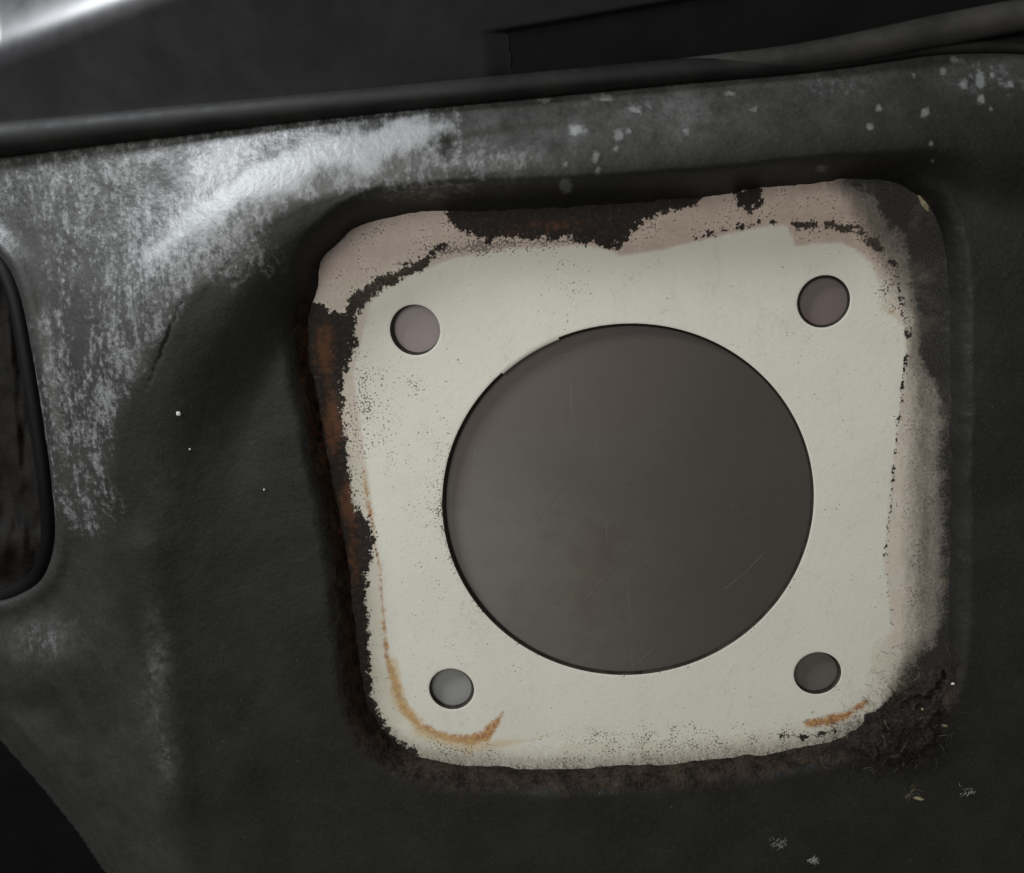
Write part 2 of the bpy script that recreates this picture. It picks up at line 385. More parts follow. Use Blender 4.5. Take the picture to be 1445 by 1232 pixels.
M_COWL = mat_plain('satin_black_plastic', (0.014, 0.013, 0.0155), (0.018, 0.017, 0.019), 40, 0.36, 0.8, 0.05)
M_DEEP = mat_plain('deep_black', (0.0018, 0.0018, 0.002), (0.003, 0.0028, 0.0035), 50, 0.6, 0.12, 0.1)
M_RECESS = mat_plain('recess_painted_shade', (0.006, 0.0055, 0.0064), (0.009, 0.0082, 0.0092), 50, 0.55, 0.25, 0.1)  # darker copy of the cowl plastic, recess shade painted in
M_PLUG = mat_plain('dark_brown_foam', (0.003, 0.0025, 0.002), (0.008, 0.0062, 0.005), 160, 0.7, 0.12, 0.5, 0.0005)
def mat_fibre():
    n = NT('lint_fibre'); t = n.attr('tone')
    c = n.mix(n.ss(0.0, 0.55, t), (0.008, 0.008, 0.008), (0.040, 0.030, 0.025))
    c = n.mix(n.ss(0.86, 0.98, t), c, (0.24, 0.19, 0.11))
    return n.out(c, 0.6, 0.0, 0.3)
M_FIB = mat_fibre()
M_FLUFF = mat_plain('pale_lint', (0.42, 0.41, 0.38), (0.60, 0.58, 0.54), 900, 0.8, 0.2)
M_STRAW = mat_plain('dry_straw', (0.20, 0.17, 0.09), (0.34, 0.30, 0.19), 900, 0.6, 0.3)

# ================================================================== the steel plate
PITCH = 0.045; RB = 0.00568; RH = 0.04325
HOLES = [(0.0003, 0.0, RH)] + [(sx * PITCH, sz * PITCH, RB) for sx, sz in ((-1, 1), (1, 1), (1, -1), (-1, -1))]
plate_root = empty('bulkhead_plate', (0, 0, -0.07))
tag(plate_root, 'cream painted steel bulkhead plate with one large round hole and four bolt holes', 'metal plate')
def build_plate():
    st = 0.00026
    xs = np.arange(-0.082, 0.0825, st); zs = np.arange(0.082, -0.0725, -st)
    X, Z = np.meshgrid(xs, zs)
    Xc = (X[:-1, :-1] + X[1:, 1:]) / 2; Zc = (Z[:-1, :-1] + Z[1:, 1:]) / 2
    keep = np.ones(Xc.shape, bool)
    for cx, cz, r in HOLES: keep &= np.hypot(Xc - cx, Zc - cz) > r
    vk = np.zeros(X.shape, int)
    vk[:-1, :-1] += keep; vk[1:, :-1] += keep; vk[:-1, 1:] += keep; vk[1:, 1:] += keep
    for cx, cz, r in HOLES:
        d = np.hypot(X - cx, Z - cz)
        b = (vk > 0) & (vk < 4) & (np.abs(d - r) < 2 * st)
        X = np.where(b, cx + (X - cx) * r / np.maximum(d, 1e-9), X); Z = np.where(b, cz + (Z - cz) * r / np.maximum(d, 1e-9), Z)
    P = np.stack([X, np.zeros_like(X), Z], -1)
    # photo pixel of each point, to lay the stains where they are
    c = (P - CAM) @ RM.T
    PX = PW / 2 + FPX * c[..., 0] / c[..., 2]; PY = PH / 2 + FPX * c[..., 1] / c[..., 2]
    clean = poly_sd(PX, PY, np.array([(512, 470), (521, 432), (536, 410), (562, 393), (600, 379), (640, 364), (700, 352), (760, 348), (830, 346), (862, 353), (874, 361),
        (900, 358), (960, 346), (1030, 329), (1090, 317), (1112, 319), (1122, 348), (1150, 344), (1180, 341), (1204, 349), (1228, 370), (1240, 400), (1242, 436),
        (1262, 446), (1276, 462), (1279, 500), (1271, 560), (1265, 620), (1258, 680), (1252, 740), (1248, 800), (1256, 850), (1258, 892), (1234, 910), (1230, 950),
        (1217, 985), (1190, 1006), (1140, 1018), (1060, 1036), (980, 1044), (900, 1048), (800, 1052), (740, 1056), (690, 1052), (640, 1046), (590, 1026), (566, 1000), (552, 940), (541, 860),
        (534, 790), (524, 700), (514, 640), (506, 580), (498, 530)], float))
    pink = np.clip(sstep(420, 350, PY) + 0.55 * sstep(560, 500, PX) * sstep(760, 560, PY) + 0.45 * sstep(1225, 1270, PX), 0, 1) * 0.95
    pink = np.clip(pink + 0.35 * sstep(1040, 1070, PY) * sstep(720, 560, PX), 0, 1)
    edge = sstep(28, 2, poly_sd(PX, PY, OPEN)) * sstep(1000, 900, PY)
    rx = sstep(1262, 1335, PX)
    grime = 0.40 * sstep(1250, 1285, PX) * sstep(440, 480, PY) + 0.34 * rx + 0.25 * edge * sstep(500, 700, PX) * sstep(500, 400, PY) + 0.16 * np.exp(-((PX - 1303) / 14) ** 2)
    grime += 0.9 * sstep(1262, 1330, PX + 0.55 * np.maximum(470 - PY, 0)) * sstep(560, 430, PY)
    grime += 1.0 * sstep(890, 985, PY + 0.5 * (PX - 1290)) * sstep(1225, 1275, PX)
    grime += 0.55 * sstep(34, 0, poly_sd(PX, PY, OPEN)) * sstep(980, 1040, PY)
    grime += 0.45 * sstep(24, -2, poly_sd(PX, PY, OPEN) + 16 * fbm(PX, PY, 26, 83, 4)) * sstep(1200, 1280, PX)
    grime += 1.5 * sstep(-40, 16, poly_sd(PX, PY, np.array([(1252, 240), (1262, 282), (1296, 322), (1316, 372), (1326, 430), (1340, 520), (1360, 560), (1400, 560), (1400, 240)], float)) + 30 * fbm(PX, PY, 22, 81, 4))
    crust = np.maximum.reduce([
        stroke(PX, PY, [(492, 446, 9), (502, 428, 11), (520, 410, 10), (540, 396, 8), (570, 383, 8), (600, 370, 6), (614, 357, 3), (628, 346, .5)]),
        poly_sd(PX, PY, np.array([(632, 290), (633, 312), (648, 325), (672, 333), (690, 339), (700, 336), (740, 336), (782, 337), (800, 333), (812, 341), (850, 346), (864, 353),
                 (882, 342), (886, 332), (902, 318), (938, 300), (978, 290), (1000, 270)], float)),
        poly_sd(PX, PY, np.array([(1034, 270), (1044, 290), (1058, 301), (1074, 288), (1080, 262)], float)),
        stroke(PX, PY, [(1118, 317, 4), (1150, 318, 5), (1174, 317, 5)]), stroke(PX, PY, [(1182, 319, 4), (1208, 327, 5.5), (1236, 344, 4), (1242, 352, 3)]),
        stroke(PX, PY, [(1250, 362, 2), (1264, 374, 3)]), stroke(PX, PY, [(1266, 392, 0), (1270, 425, .5), (1277, 452, .5), (1281, 475, 0)]),
        stroke(PX, PY, [(984, 335, 1.5), (1010, 328, .5), (1060, 318, 0.5), (1090, 311, .3)]),
        poly_sd(PX, PY, np.array([(400, 424), (446, 426), (460, 436), (476, 440), (492, 436), (500, 455), (505, 480), (495, 500), (481, 540), (487, 600), (492, 650), (497, 690), (502, 722), (522, 732), (529, 760),
                 (526, 790), (519, 806), (516, 840), (521, 880), (519, 920), (524, 975), (540, 1018), (560, 1044), (590, 1058), (560, 1090), (480, 1060), (440, 800)], float)),
        stroke(PX, PY, [(1279, 500, -2.6), (1268, 590, -1.8), (1262, 650, -2.4), (1256, 720, -2.6), (1250, 780, -1.6), (1256, 860, -4)]) ,
        stroke(PX, PY, [(1092, 1038, -.3), (1130, 1040, .4), (1180, 1033, -.8)])])
    brown = np.clip(blobs(PX, PY, [(458, 490, 22, 50, 1.0), (470, 600, 18, 55, 1.1), (490, 705, 14, 35, 1.1), (500, 790, 16, 70, 0.8), (790, 318, 60, 12, .75), (720, 330, 40, 8, .5)]), 0, 1)
    greyish = np.clip(blobs(PX, PY, [(545, 395, 70, 50, 1.3), (1190, 330, 90, 40, 1.3)]), 0, 1)
    rust = np.maximum.reduce([
        stroke(PX, PY, [(536, 800, 0), (541, 870, 0), (546, 925, 1), (553, 948, 4), (560, 972, 5), (570, 1000, 5), (592, 1024, 4), (620, 1038, 5), (660, 1046, 6), (686, 1038, 7), (698, 1022, 5), (708, 1006, 0)]),
        stroke(PX, PY, [(512, 650, -3), (517, 695, 2), (522, 722, 2), (530, 775, 0), (536, 800, 0)]),
        stroke(PX, PY, [(1140, 1021, 4), (1165, 1018, 6), (1197, 1008, 5), (1221, 992, 2)]),
        stroke(PX, PY, [(1254, 440, 2), (1260, 441, 2)])])
    faint = np.maximum(stroke(PX, PY, [(590, 1032, 6), (660, 1054, 9), (700, 1050, 5), (750, 1044, 0), (810, 1026, -2)]), stroke(PX, PY, [(554, 935, 7), (563, 990, 9), (590, 1022, 8)]))
    speck = blobs(PX, PY, [(570, 530, 50, 30, .42), (560, 600, 60, 60, .36), (600, 720, 40, 90, .35), (625, 700, 20, 110, .5), (520, 560, 25, 80, .5), (680, 352, 70, 14, 1.1), (780, 345, 50, 8, .8),
        (805, 400, 35, 35, .62), (1120, 475, 25, 25, .5), (900, 1040, 160, 22, .5), (640, 1055, 60, 20, .6), (1180, 975, 22, 18, .6), (1160, 1020, 60, 14, .4), (640, 930, 60, 50, .3), (1265, 330, 40, 60, .6), (1250, 420, 18, 40, .6), (510, 620, 14, 90, .45)])
    speck += 0.5 * sstep(1262, 1310, PX) + 0.25 * sstep(1, -8, clean) * sstep(480, 380, PY) + 0.18 + 0.30 * sstep(0, -10, clean)
    speck += 0.8 * sstep(-6, 1, stroke(PX, PY, [(1279, 500, 0), (1268, 590, 0), (1262, 650, 0), (1256, 720, 0), (1250, 790, 0), (1258, 880, 0)])) + 0.3 * sstep(1018, 1045, PY + 0.02 * (PX - 800)) * sstep(700, 820, PX)
    ed = np.hypot(P[..., 0] - HOLES[0][0], P[..., 2] - HOLES[0][1]) - RH
    speck += 0.5 * sstep(0.0018, 0.0, ed) * sstep(0.02, -0.02, P[..., 2] + 0.3 * P[..., 0])
    speck = speck - 1.6 * sstep(0.75, 1.05, grime)
    H = 0.10 * sstep(-1, 3, clean) + 0.22 * sstep(-1, 3, crust) * (0.6 + fbm(PX, PY, 14, 3, 3))
    P[..., 1] -= np.where((vk > 0) & (vk < 4), 0, H) * 0.001 * 0.6
    f = grid_faces(keep)
    pts, f, at_ = compact(P.reshape(-1, 3), f, dict(clean=clean, pink=pink, grime=grime, crust=crust, brown=brown, greyish=greyish, rust=rust, faint=faint, speck=speck))
    mesh_obj('plate', pts, f[:, ::-1], M_PLATE, plate_root, True, at_)
build_plate()
def ring_wall(name, cx, cz, r, mat, a0=0, a1=2 * math.pi, n=160, depth=0.0013, parent=None, off=(0, 0), cham=0.0):
    k_ = math.hypot(*off)
    prof = [(r, 0.0, 0), (r - 0.00006 - cham, 0.00010 + cham * 0.12, .1), (r - 0.00012 - k_, depth, 1), (r + 0.004, depth, 0)]
    full = abs(a1 - a0 - 2 * math.pi) < 1e-6
    k = n if full else n + 1; v = []; f = []
    for i in range(k):
        a = a0 + (a1 - a0) * i / n
        for rr, y, q in prof: v.append((cx + off[0] * q + rr * math.cos(a), y, cz + off[1] * q + rr * math.sin(a)))
    L = len(prof)
    for i in range(n):
        j = (i + 1) % k
        for q in range(L - 1): f.append((i * L + q, i * L + q + 1, j * L + q + 1, j * L + q))
    return mesh_obj(name, v, f, mat, parent)
OFFS = [(0.0002, -0.00024), (0.00022, 0.0001), (0.0004, -0.00012), (-0.0001, -0.0003), (-0.0003, -0.0003)]  # back rings skewed so near-black walls stand for the rim's shadow crescents
for i, (cx, cz, r) in enumerate(HOLES):
    if i == 0:
        a = math.radians(108); b = math.radians(128)
        e = ring_wall('hole_edge', cx, cz, r, M_EDGE, b, a + 2 * math.pi, 200, parent=plate_root, off=OFFS[0])
        e['label'] = 'dark cut edge of the large hole, standing for its shadow crescent'
        e = ring_wall('hole_edge', cx, cz, r, M_GLINT, a, b, 24, parent=plate_root, off=OFFS[0], cham=0.0004)
        e['label'] = 'painted glint on a stretch of the large hole edge'
    else:
        ring_wall('hole_edge', cx, cz, r, M_EDGE, n=64, parent=plate_root, off=OFFS[i])

# ================================================================== sheet behind the holes
def build_sheet():
    xs = np.linspace(-0.075, 0.075, 121); zs = np.linspace(0.07, -0.07, 113)
    X, Z = np.meshgrid(xs, zs); Y = 0.0019 + 0.00008 * (fbm(X * 1000, Z * 1000, 60, 6, 2))
    pale = 0.03 + blobs(X, Z, [(-.045, .045, .009, .009, 1.15), (-.045, -.045, .009, .009, 1.0), (.045, .045, .009, .009, .28), (.045, -.045, .009, .009, .12), (-.037, -.008, .020, .03, .24), (0.0, -0.04, .03, .012, .06)])  # painted reflection tones, paler at left and behind the bolt holes
    weak_reflection = 0.85 * sstep(-0.03, 0.035, X) * sstep(.06, .045, np.hypot(X, Z))  # weaker reflection towards the right, painted as a darker tone
    f = grid_faces(np.ones((112, 120), bool))
    o = mesh_obj('backing_sheet', np.stack([X, Y, Z], -1).reshape(-1, 3), f[:, ::-1], M_SHEET, None, True, dict(pale=pale, weak_reflection=weak_reflection, warm=sstep(-.005, .04, Z + 0.008 * fbm(X * 1000, Z * 1000, 22, 87, 3)) * 0.9))
    md = o.modifiers.new('thickness', 'SOLIDIFY'); md.thickness = 0.001; md.offset = 1
    tag(o, 'dark grey-brown scratched sheet showing through the holes of the cream plate', 'metal sheet')
build_sheet()

def scratch(pts, wd):
    P = at(np.array([p[0] for p in pts], float), np.array([p[1] for p in pts], float), -0.0019 * np.ones(len(pts)))
    v = []; n = len(P)
    for i in range(n):
        t = P[min(i + 1, n - 1)] - P[max(i - 1, 0)]; t /= np.linalg.norm(t); b = np.array([-t[2], 0, t[0]])
        wv = wd * (0.3 + math.sin(math.pi * (i + .5) / n))
        P[i] = P[i] + np.array([random.gauss(0, 2e-5), -0.00006, random.gauss(0, 2e-5)])
        v += [P[i] + b * wv, P[i] + np.array([0, -0.00003, 0]), P[i] - b * wv]
    f = []
    for i in range(n - 1): f += [(i * 3, i * 3 + 1, i * 3 + 4, i * 3 + 3), (i * 3 + 1, i * 3 + 2, i * 3 + 5, i * 3 + 4)]
    mesh_obj('scratch', v, f, M_SCR, bpy.data.objects['backing_sheet'])
M_SCR = mat_plain('scratch_burr', (0.10, 0.095, 0.075), (0.16, 0.15, 0.12), 400, 0.4)
for p_ in (catmull([(816, 856), (838, 832), (868, 796), (895, 765)], 5), catmull([(1024, 830), (1052, 808), (1078, 780)], 5), catmull([(756, 738), (783, 700), (814, 653)], 6), catmull([(886, 948), (903, 933), (926, 912)], 5), catmull([(1040, 726), (1062, 724), (1072, 727)], 4)):
    scratch(p_, 0.000024)

# ================================================================== the moulded mat
mat_root = empty('sound_deadening_mat', tuple(at(900, 1100, 0.004)))
tag(mat_root, 'black moulded sound-deadening mat with a square cut-out around the cream plate', 'floor mat')
DROPS = [(1305, 158, 6, 8), (1228, 178, 5, 5), (1240, 153, 5, 4), (1314, 203, 3, 4), (1316, 228, 3, 3), (1383, 113, 7, 12), (1360, 118, 5, 7), (1384, 140, 6, 7), (1398, 154, 3, 3), (1290, 106, 4, 4),
         (1330, 100, 5, 4), (1400, 105, 4, 5), (815, 183, 14, 7), (873, 190, 8, 8), (870, 210, 4, 5), (840, 220, 5, 9), (843, 242, 4, 6), (798, 262, 9, 10), (798, 230, 4, 4), (895, 154, 9, 6), (850, 138, 14, 5),
         (887, 184, 5, 4), (772, 142, 10, 4), (1062, 154, 5, 3), (1425, 120, 5, 5), (1350, 85, 8, 4), (968, 185, 4, 5), (1160, 238, 8, 5), (648, 195, 3, 2), (1031, 132, 6, 3)]
def build_mat():
    st = 2.5
    xs = np.arange(-230, 1660, st); ys = np.arange(-20, 1420, st)
    X, Y = np.meshgrid(xs, ys)
    Hm = mat_height(X, Y)
    P = at(X, Y, Hm / 1000)
    d = open_dist(X, Y); v = -poly_sd(X, Y, VOIDE); o = -poly_sd(X, Y, OVAL)
    sp = np.array(SEAL); top = np.interp(xs, sp[:, 0], sp[:, 1])[None, :] - 34 * np.ones_like(Y)
    okv = (d > -7) & (v > -4) & (o > -14) & (Y > top)
    keep = okv[:-1, :-1] & okv[1:, :-1] & okv[:-1, 1:] & okv[1:, 1:]
    s = poly_sd(X, Y, BASIN)
    patch = fbm(X + 0.5 * Y, Y - 0.3 * X, 70, 51, 4)
    sheen_streak = sstep(-26, 16, stroke(X, Y, [(636, 176, 12), (560, 192, 22), (450, 222, 26), (350, 262, 30), (270, 310, 20), (200, 370, 4)]) + 60 * fbm(X, Y, 60, 53, 4)) * sstep(665, 625, X + 10 * fbm(X, Y, 20, 54, 2))  # band of light sheen along the crest, painted as pale colour
    outer = sstep(10, -35, s + 45 * fbm(X, Y, 110, 21, 4))
    scuff_sheen = outer * (0.46 + 0.9 * patch) * sstep(720, 590, X) * sstep(780, 600, Y) * sstep(180, 300, Y + 0.25 * X)
    scuff_sheen *= 1 - 0.85 * blobs(X, Y, [(30, 400, 60, 45, 1), (112, 460, 20, 90, .9), (40, 520, 30, 130, .8), (85, 640, 30, 60, .3), (35, 330, 30, 30, .5)]).clip(0, 1)
    scuff_sheen = np.maximum(scuff_sheen, sheen_streak * 0.95)
    scuff_sheen += blobs(X, Y, [(330, 360, 60, 40, .45), (60, 905, 42, 30, .22), (222, 950, 16, 90, .16), (236, 1060, 14, 40, .14), (700, 225, 70, 18, .5), (560, 262, 120, 20, .45),
        (900, 150, 60, 18, .2), (1180, 120, 50, 20, .2), (1400, 110, 70, 30, .2), (130, 720, 40, 30, .4)])
    sheen_film = sstep(25, -45, s + 30 * fbm(X, Y, 150, 57, 3)) * sstep(560, 720, X) * (0.55 + 1.1 * fbm(X, Y, 90, 58, 4)) * sstep(1700, 1000, X + 200) + 0.5 * blobs(X, Y, [(960, 165, 70, 40, 1), (1400, 100, 90, 30, 1), (1180, 110, 60, 22, .8)])
    sheen_film = sheen_film + blobs(X, Y, [(222, 940, 20, 95, .75), (238, 1060, 16, 45, .6), (60, 905, 46, 32, .85), (225, 690, 30, 50, .25), (600, 255, 130, 22, .5), (700, 235, 80, 22, .5)]) * (0.6 + 1.5 * fbm(X, Y, 9, 63, 3))  # shimmer on the lower-left bumps painted in as grey
    sheen_film = np.clip(sheen_film * 0.62, 0, 1) + 0.10 * outer * sstep(720, 560, X)
    drops = np.full(X.shape, -50.0)
    for (x, y, a, b) in DROPS:
        drops = np.maximum(drops, (1 - np.hypot((X - x) / a, (Y - y) / b)) * min(a, b))
    tear = sstep(-1.0, 1.5, stroke(X, Y, [*TEAR]) + 2.6 * fbm(X, Y, 9, 8, 2))
    ang = np.arctan2(Y - 680, X - 890)
    felt = sstep(66, 6, d + 34 * fbm(X, Y, 40, 61, 3)) * np.clip(sstep(0.25, 0.7, np.sin(ang)) + 0.9 * sstep(0.75, 0.95, -np.cos(ang)) * sstep(40, 16, d), 0, 1)
    rusty = np.clip(blobs(X, Y, [(445, 490, 24, 50, 1), (462, 600, 20, 60, 1), (485, 720, 16, 60, .8), (500, 900, 14, 80, .3)]), 0, 1)
    pts, f, at_ = compact(P.reshape(-1, 3), grid_faces(keep), dict(scuff_sheen=scuff_sheen, sheen_streak=sheen_streak, sheen_film=sheen_film, drops=drops, tear=tear, felt=felt, rusty=rusty))
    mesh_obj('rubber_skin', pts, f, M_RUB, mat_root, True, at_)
build_mat()

# fibres: thin three-sided bent hairs gathered into one mesh
def fibres(name, starts, dirs, lens, rad, tones, mat, parent=None, curl=0.6, seg=5):
    n = len(starts); vs_ = np.zeros((n, seg + 1, 3, 3)); p = starts.copy(); d = dirs / np.linalg.norm(dirs, axis=1)[:, None]
    for k in range(seg + 1):
        a = np.cross(d, np.array([0.31, 0.8, 0.5])); a /= np.linalg.norm(a, axis=1)[:, None] + 1e-9; b = np.cross(d, a)
        r = (rad * (1 - 0.8 * (k / seg)))[:, None] if np.ndim(rad) else rad * (1 - 0.7 * k / seg)
        for q in range(3):
            vs_[:, k, q] = p + r * (a * math.cos(q * 2.094) + b * math.sin(q * 2.094))
        p = p + d * (lens / seg)[:, None]
        d = d + RNG.normal(0, curl, d.shape) / math.sqrt(seg); d /= np.linalg.norm(d, axis=1)[:, None]
    base = (np.arange(n) * (seg + 1) * 3)[:, None]
    loc = []
    for k in range(seg):
        for q in range(3): loc.append((k * 3 + q, k * 3 + (q + 1) % 3, (k + 1) * 3 + (q + 1) % 3, (k + 1) * 3 + q))
    f = (base[:, :, None] + np.array(loc)[None]).reshape(-1, 4)
    return mesh_obj(name, vs_.reshape(-1, 3), f, mat, parent, True, dict(tone=np.repeat(tones, (seg + 1) * 3)))
def edge_felt():
    ang = np.arctan2(OPEN[:, 1] - 680, OPEN[:, 0] - 890)
    S = []; D = []
    for i in range(len(OPEN)):
        a = OPEN[i]; b = OPEN[(i + 1) % len(OPEN)]
        sn, cs = math.sin(ang[i]), math.cos(ang[i])
        wgt = 1.0 if sn > 0.45 else (0.55 if cs < -0.75 else 0.0)
        L = np.hypot(*(b - a))
        for _ in range(int(L * 3.2 * wgt)):
            t = RNG.random(); q = a + (b - a) * t
            nrm = np.array([b[1] - a[1], -(b[0] - a[0])]) / (L + 1e-6)
            if nrm.dot(q - np.array([890, 680])) < 0: nrm = -nrm
            off = RNG.random() * 40 - 2; qq = q + nrm * off
            S.append(qq); D.append((nrm, off))
    S = np.array(S); h = mat_height(S[:, :1], S[:, 1:])[:, 0] / 1000
    P = at(S[:, 0], S[:, 1], np.maximum(h, 0))
    dirs = np.array([[n_[0] * 0.8, -0.5, -n_[1] * 0.8] for n_, o in D]) + RNG.normal(0, .45, (len(S), 3))
    o = fibres('felt_fringe', P, dirs, RNG.uniform(.0006, .0022, len(S)), 0.000045, RNG.random(len(S)) ** 1.2 * 0.9, M_FIB, mat_root)
    o['kind'] = 'stuff'; o['label'] = 'brown felt fringe along the cut edge'
edge_felt()
def mat_dirt():
    n = NT('packed_dirt'); f = n.noise(700, 6, 0.75, 0.8); c = n.voro(650)
    col = n.mix(n.ss(0.35, 0.65, f), (0.007, 0.0065, 0.006), (0.030, 0.024, 0.019))
    col = n.mix(n.m('MULTIPLY', n.ss(0.60, 0.72, n.noise(500, 5, 0.7, 1.5)), 0.8), col, (0.10, 0.085, 0.058))
    n.bump(n.m('ADD', f, n.m('MULTIPLY', c, 0.7)), 1.0, 0.0006)
    return n.out(col, 0.8, 0.0, 0.2)
def dirt():
    xs = np.arange(1150, 1375, 1.6); ys = np.arange(930, 1130, 1.6); X, Y = np.meshgrid(xs, ys)
    sd = np.maximum.reduce([stroke(X, Y, [(1236, 1018, 18), (1288, 1000, 38), (1318, 965, 20)]), stroke(X, Y, [(1215, 1045, 12), (1265, 1058, 24), (1310, 1045, 22)])])
    sd = sd + 46 * fbm(X, Y, 34, 71, 5)
    h = np.maximum(mat_height(X, Y), 0.12) + 0.05 + 2.3 * sstep(-2, 18, sd) * (0.7 + 1.9 * fbm(X, Y, 16, 73, 4)) + 0.5 * fbm(X, Y, 5, 75, 2) - 1.2 * sstep(3, -3, sd)
    ok = sd > -3; keep = ok[:-1, :-1] & ok[1:, :-1] & ok[:-1, 1:] & ok[1:, 1:]
    pts, f, _ = compact(at(X, Y, h / 1000).reshape(-1, 3), grid_faces(keep), {})
    o = mesh_obj('dirt_crust', pts, f, mat_dirt())
    tag(o, 'crusty dark patch of packed dirt in the lower corner of the cut-out', 'dirt')
dirt()
def lint():
    n = 2400
    cx = np.concatenate([RNG.normal(1285, 28, n // 2), RNG.normal(1240, 40, n - n // 2)])
    cy = np.concatenate([RNG.normal(1022, 34, n // 2), RNG.normal(1052, 22, n - n // 2)])
    h = mat_height(cx[:, None], cy[:, None])[:, 0] / 1000
    P = at(cx, cy, np.maximum(h, 0.0) + RNG.random(n) ** 2 * 0.0025)
    dirs = RNG.normal(0, 1, (n, 3)) * np.array([1, .5, 1])
    o = fibres('lint_clump', P, dirs, RNG.uniform(.0012, .005, n), 0.00005, RNG.random(n) ** 2.2, M_FIB, None, 1.0, 6)
    tag(o, 'tangle of dark lint and dirt at the corner of the mat cut-out', 'lint', None, 'stuff')
lint()

# ================================================================== oval grommet in the mat
def build_grommet():
    g = empty('oval_grommet', tuple(at(-40, 840, 0.0)))
    tag(g, 'black rubber grommet around a dark oval opening in the mat', 'grommet')
    hh = [mat_height(np.array([[a]]), np.array([[b]]), False)[0, 0] for a, b in (OVAL + (OVAL - OVAL.mean(0)) * 0.16)]
    hh = np.convolve(np.concatenate([hh[-6:], hh, hh[:6]]), np.ones(13) / 13, 'valid') - 3.5
    path = [at(a, b, h / 1000) for (a, b), h in zip(OVAL, hh)]
    path.append(path[0])
    tube('rim', path, [0.0022] * len(path), M_DEEP, g, 14)
    xs = np.arange(-175, 90, 3.0); ys = np.arange(330, 860, 3.0); X, Y = np.meshgrid(xs, ys)
    hb = np.interp(Y, [340, 600, 850], [np.min(hh) , np.mean(hh), np.max(hh)]) - 5
    o = poly_sd(X, Y, OVAL)
    hb = hb + 4.0 * fbm(X * 1.6, Y * 0.7, 60, 31, 3) + 1.6 * np.sin(Y / 23 + 2.5 * fbm(X, Y, 80, 33, 2)) * sstep(700, 780, Y) + 0.8 * np.exp(-((X - 12 - (Y - 450) * .06) / 9) ** 2)
    ok = o > -8; keep = ok[:-1, :-1] & ok[1:, :-1] & ok[:-1, 1:] & ok[1:, 1:]
    pts, f, _ = compact(at(X, Y, hb / 1000).reshape(-1, 3), grid_faces(keep), {})
    mesh_obj('foam_plug', pts, f, M_PLUG, g)['label'] = 'wrinkled dark brown foam inside the oval'
build_grommet()

# ================================================================== seal, hose and cowl above
def build_top():
    sp = np.array(SEAL, float); fine = catmull(sp, 8)
    path = []; rr = []
    for x, y, r in fine:
        h = hm1(x, y + r * 0.4) / 1000
        rad = r * MMPX / 1000 * (0.183 - h) / 0.183
        path.append(at(x, y, h + rad * 0.45)); rr.append(rad)
    o = tube('edge_seal', path, rr, M_SEAL, None, 24)
    tag(o, 'long matte black rubber seal along the top edge of the mat, thinning at one end', 'rubber seal')
    path = []; rr = []
    hp = np.array(HOSE, float)
    for x, y, r in catmull(hp, 8):
        yy = np.interp(x, sp[:, 0], sp[:, 1])
        h = hm1(x, yy) / 1000; rad = r * MMPX / 1000 * (0.183 - h) / 0.183
        path.append(at(x, y, h + rad * 0.5 + 0.0004)); rr.append(rad)
    o = tube('dusty_hose', path, rr, M_HOSE, None, 24)
    tag(o, 'dusty black hose rising away from the rubber seal', 'hose')
    # cowl: the left moulding stands proud, its top shoulder turns to the light
    c = empty('cowl_panel', tuple(at(340, 150, 0.006)))
    tag(c, 'satin black plastic cowl panel above the rubber seal', 'panel')
    xs = np.arange(-230, 1240, 3.0); ys = np.arange(-140, 260, 3.0); X, Y = np.meshgrid(xs, ys)
    ys_ = np.interp(X, sp[:, 0], sp[:, 1])
    hs = np.array([hm1(a, np.interp(a, sp[:, 0], sp[:, 1])) for a in xs])[None, :] * np.ones_like(X)
    up = ys_ - Y
    hs = np.polyval(np.polyfit(xs, hs[0], 2), X)
    h = hs - 0.5 + 0.06 * up
    h = h - 0.0011 * np.maximum(up - (96 + 0.28 * np.maximum(X, 0)), 0) ** 2
    edge = np.where(Y > 46, 696 + (Y - 46) * 0.12, np.interp(Y, [-300, 0, 46], [2700, 960, 696]))
    h = h - 1.6 * sstep(-20, 24, X - edge)
    ok = (up > -8) & (X - edge < 22)
    keep = ok[:-1, :-1] & ok[1:, :-1] & ok[:-1, 1:] & ok[1:, 1:]
    pts, f, _ = compact(at(X, Y, h / 1000).reshape(-1, 3), grid_faces(keep), {})
    mesh_obj('moulding', pts, f, M_COWL, c)
    xs = np.arange(684, 1680, 6.0); ys = np.arange(-230, 180, 10.0); X, Y = np.meshgrid(xs, ys)
    hs = np.polyval(np.polyfit(xs, [hm1(a, np.interp(a, sp[:, 0], sp[:, 1])) for a in xs], 3), X)
    ok = np.interp(X, sp[:, 0], sp[:, 1]) - Y > -6; keep = ok[:-1, :-1] & ok[1:, :-1] & ok[:-1, 1:] & ok[1:, 1:]
    pts, f, _ = compact(at(X, Y, (hs - 1.9 + 0.06 * (np.interp(X, sp[:, 0], sp[:, 1]) - Y)) / 1000).reshape(-1, 3), grid_faces(keep), {})
    mesh_obj('recess', pts, f, M_RECESS, c)['label'] = 'black recess beside the moulding, shade painted in'
build_top()

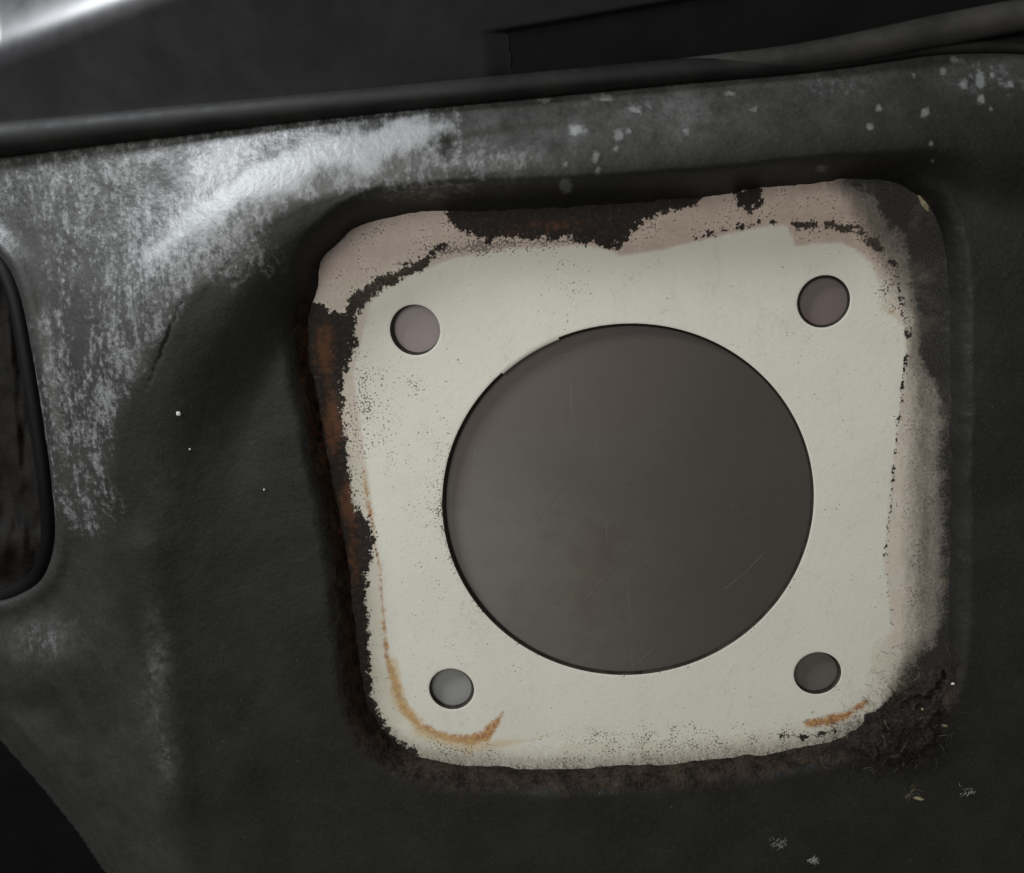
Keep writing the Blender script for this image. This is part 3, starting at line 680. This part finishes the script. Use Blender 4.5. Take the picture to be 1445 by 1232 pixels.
# ================================================================== loose bits lying on the mat
def crumb(name, px, py, rpx, mat, label, cat, sx=1.0, sz=1.0, rot=0.0, flat=0.6):
    h = hm1(px, py) / 1000; r = rpx * MMPX / 1000
    bm = bmesh.new(); bmesh.ops.create_icosphere(bm, subdivisions=2, radius=1)
    for v in bm.verts:
        k = 1 + 0.35 * (random.random() - 0.5)
        v.co = Vector((v.co.x * sx * k, v.co.y * flat * k, v.co.z * sz * k)) * r
        v.co.rotate(Matrix.Rotation(rot, 3, 'Y'))
    me = bpy.data.meshes.new(name); bm.to_mesh(me); bm.free(); me.materials.append(mat)
    me.polygons.foreach_set('use_smooth', [True] * len(me.polygons))
    o = link(bpy.data.objects.new(name, me)); o.location = at(px, py, h + r * flat * 0.4)
    return tag(o, label, cat)
def tuft(name, px, py, spread, n, label, mat, cat='lint', rad=0.00004):
    h = hm1(px, py) / 1000
    P = at(px, py, h + 0.0002) + RNG.normal(0, spread * MMPX / 1000 * .4, (n, 3)) * np.array([1, .3, 1])
    o = fibres(name, P, RNG.normal(0, 1, (n, 3)) * np.array([1, .4, 1]), RNG.uniform(.5, 1.2, n) * spread * MMPX / 1000, rad, RNG.random(n), mat, None, 1.0)
    return tag(o, label, cat)
crumb('paint_fleck', 252, 584, 3.6, M_FLUFF, 'round white paint fleck on the mat below the tear', 'fleck')
crumb('dust_speck', 268, 634, 1.5, M_FLUFF, 'tiny pale speck just under the round white fleck', 'speck')
crumb('dust_speck', 373, 691, 1.6, M_FLUFF, 'tiny pale speck on the bare mat left of the rusty edge', 'speck')
crumb('grit_crumb', 1345, 965, 2.6, M_FLUFF, 'pale grit crumb beside the lint tangle', 'crumb', 1.2, .8)
crumb('straw_flake', 1296, 1127, 6, M_STRAW, 'flat dry straw flake on the mat below the lint tangle', 'flake', 1.6, .45, 0.3, 0.15)
tuft('straw_wisp', 1284, 1119, 14, 24, 'frayed wisp of dry straw fibres beside the straw flake', M_STRAW, 'straw', .00003)
crumb('straw_chip', 1305, 1003, 5, M_STRAW, 'small yellow straw chip caught in the lint tangle', 'chip', 1.3, .6, 0.7, .4)
crumb('straw_chip', 1333, 1024, 4, M_STRAW, 'small yellow straw chip at the outer side of the lint tangle', 'chip', 1.3, .6, 0.3, .4)
crumb('glue_smear', 1303, 285, 9, M_STRAW, 'pale dried glue smear at the top corner of the cut-out', 'glue', .5, 2.0, -0.5, .25)
tuft('lint_tuft', 1147, 1213, 8, 50, 'white lint tuft on the mat, brightest of the loose tufts', M_FLUFF)
tuft('lint_tuft', 1097, 1190, 11, 34, 'thin grey lint tuft beside the bright white tuft', M_FLUFF, rad=.000032)
tuft('lint_tuft', 1366, 1118, 11, 22, 'wispy grey lint tuft beside the straw flake', M_FLUFF, rad=.000032)

# ================================================================== black sheet standing for the shade behind everything
def back():
    me = bpy.data.meshes.new('dark_backdrop')
    bm = bmesh.new()
    q = [bm.verts.new(p) for p in ((-0.45, .09, -0.40), (.45, .09, -0.40), (.45, .09, .45), (-0.45, .09, .45))]
    bm.faces.new(q); bm.to_mesh(me); bm.free(); me.materials.append(M_DEEP)
    o = link(bpy.data.objects.new('dark_backdrop', me)); o['kind'] = 'structure'; o['label'] = 'black backdrop standing for the unlit space behind the mat'
back()
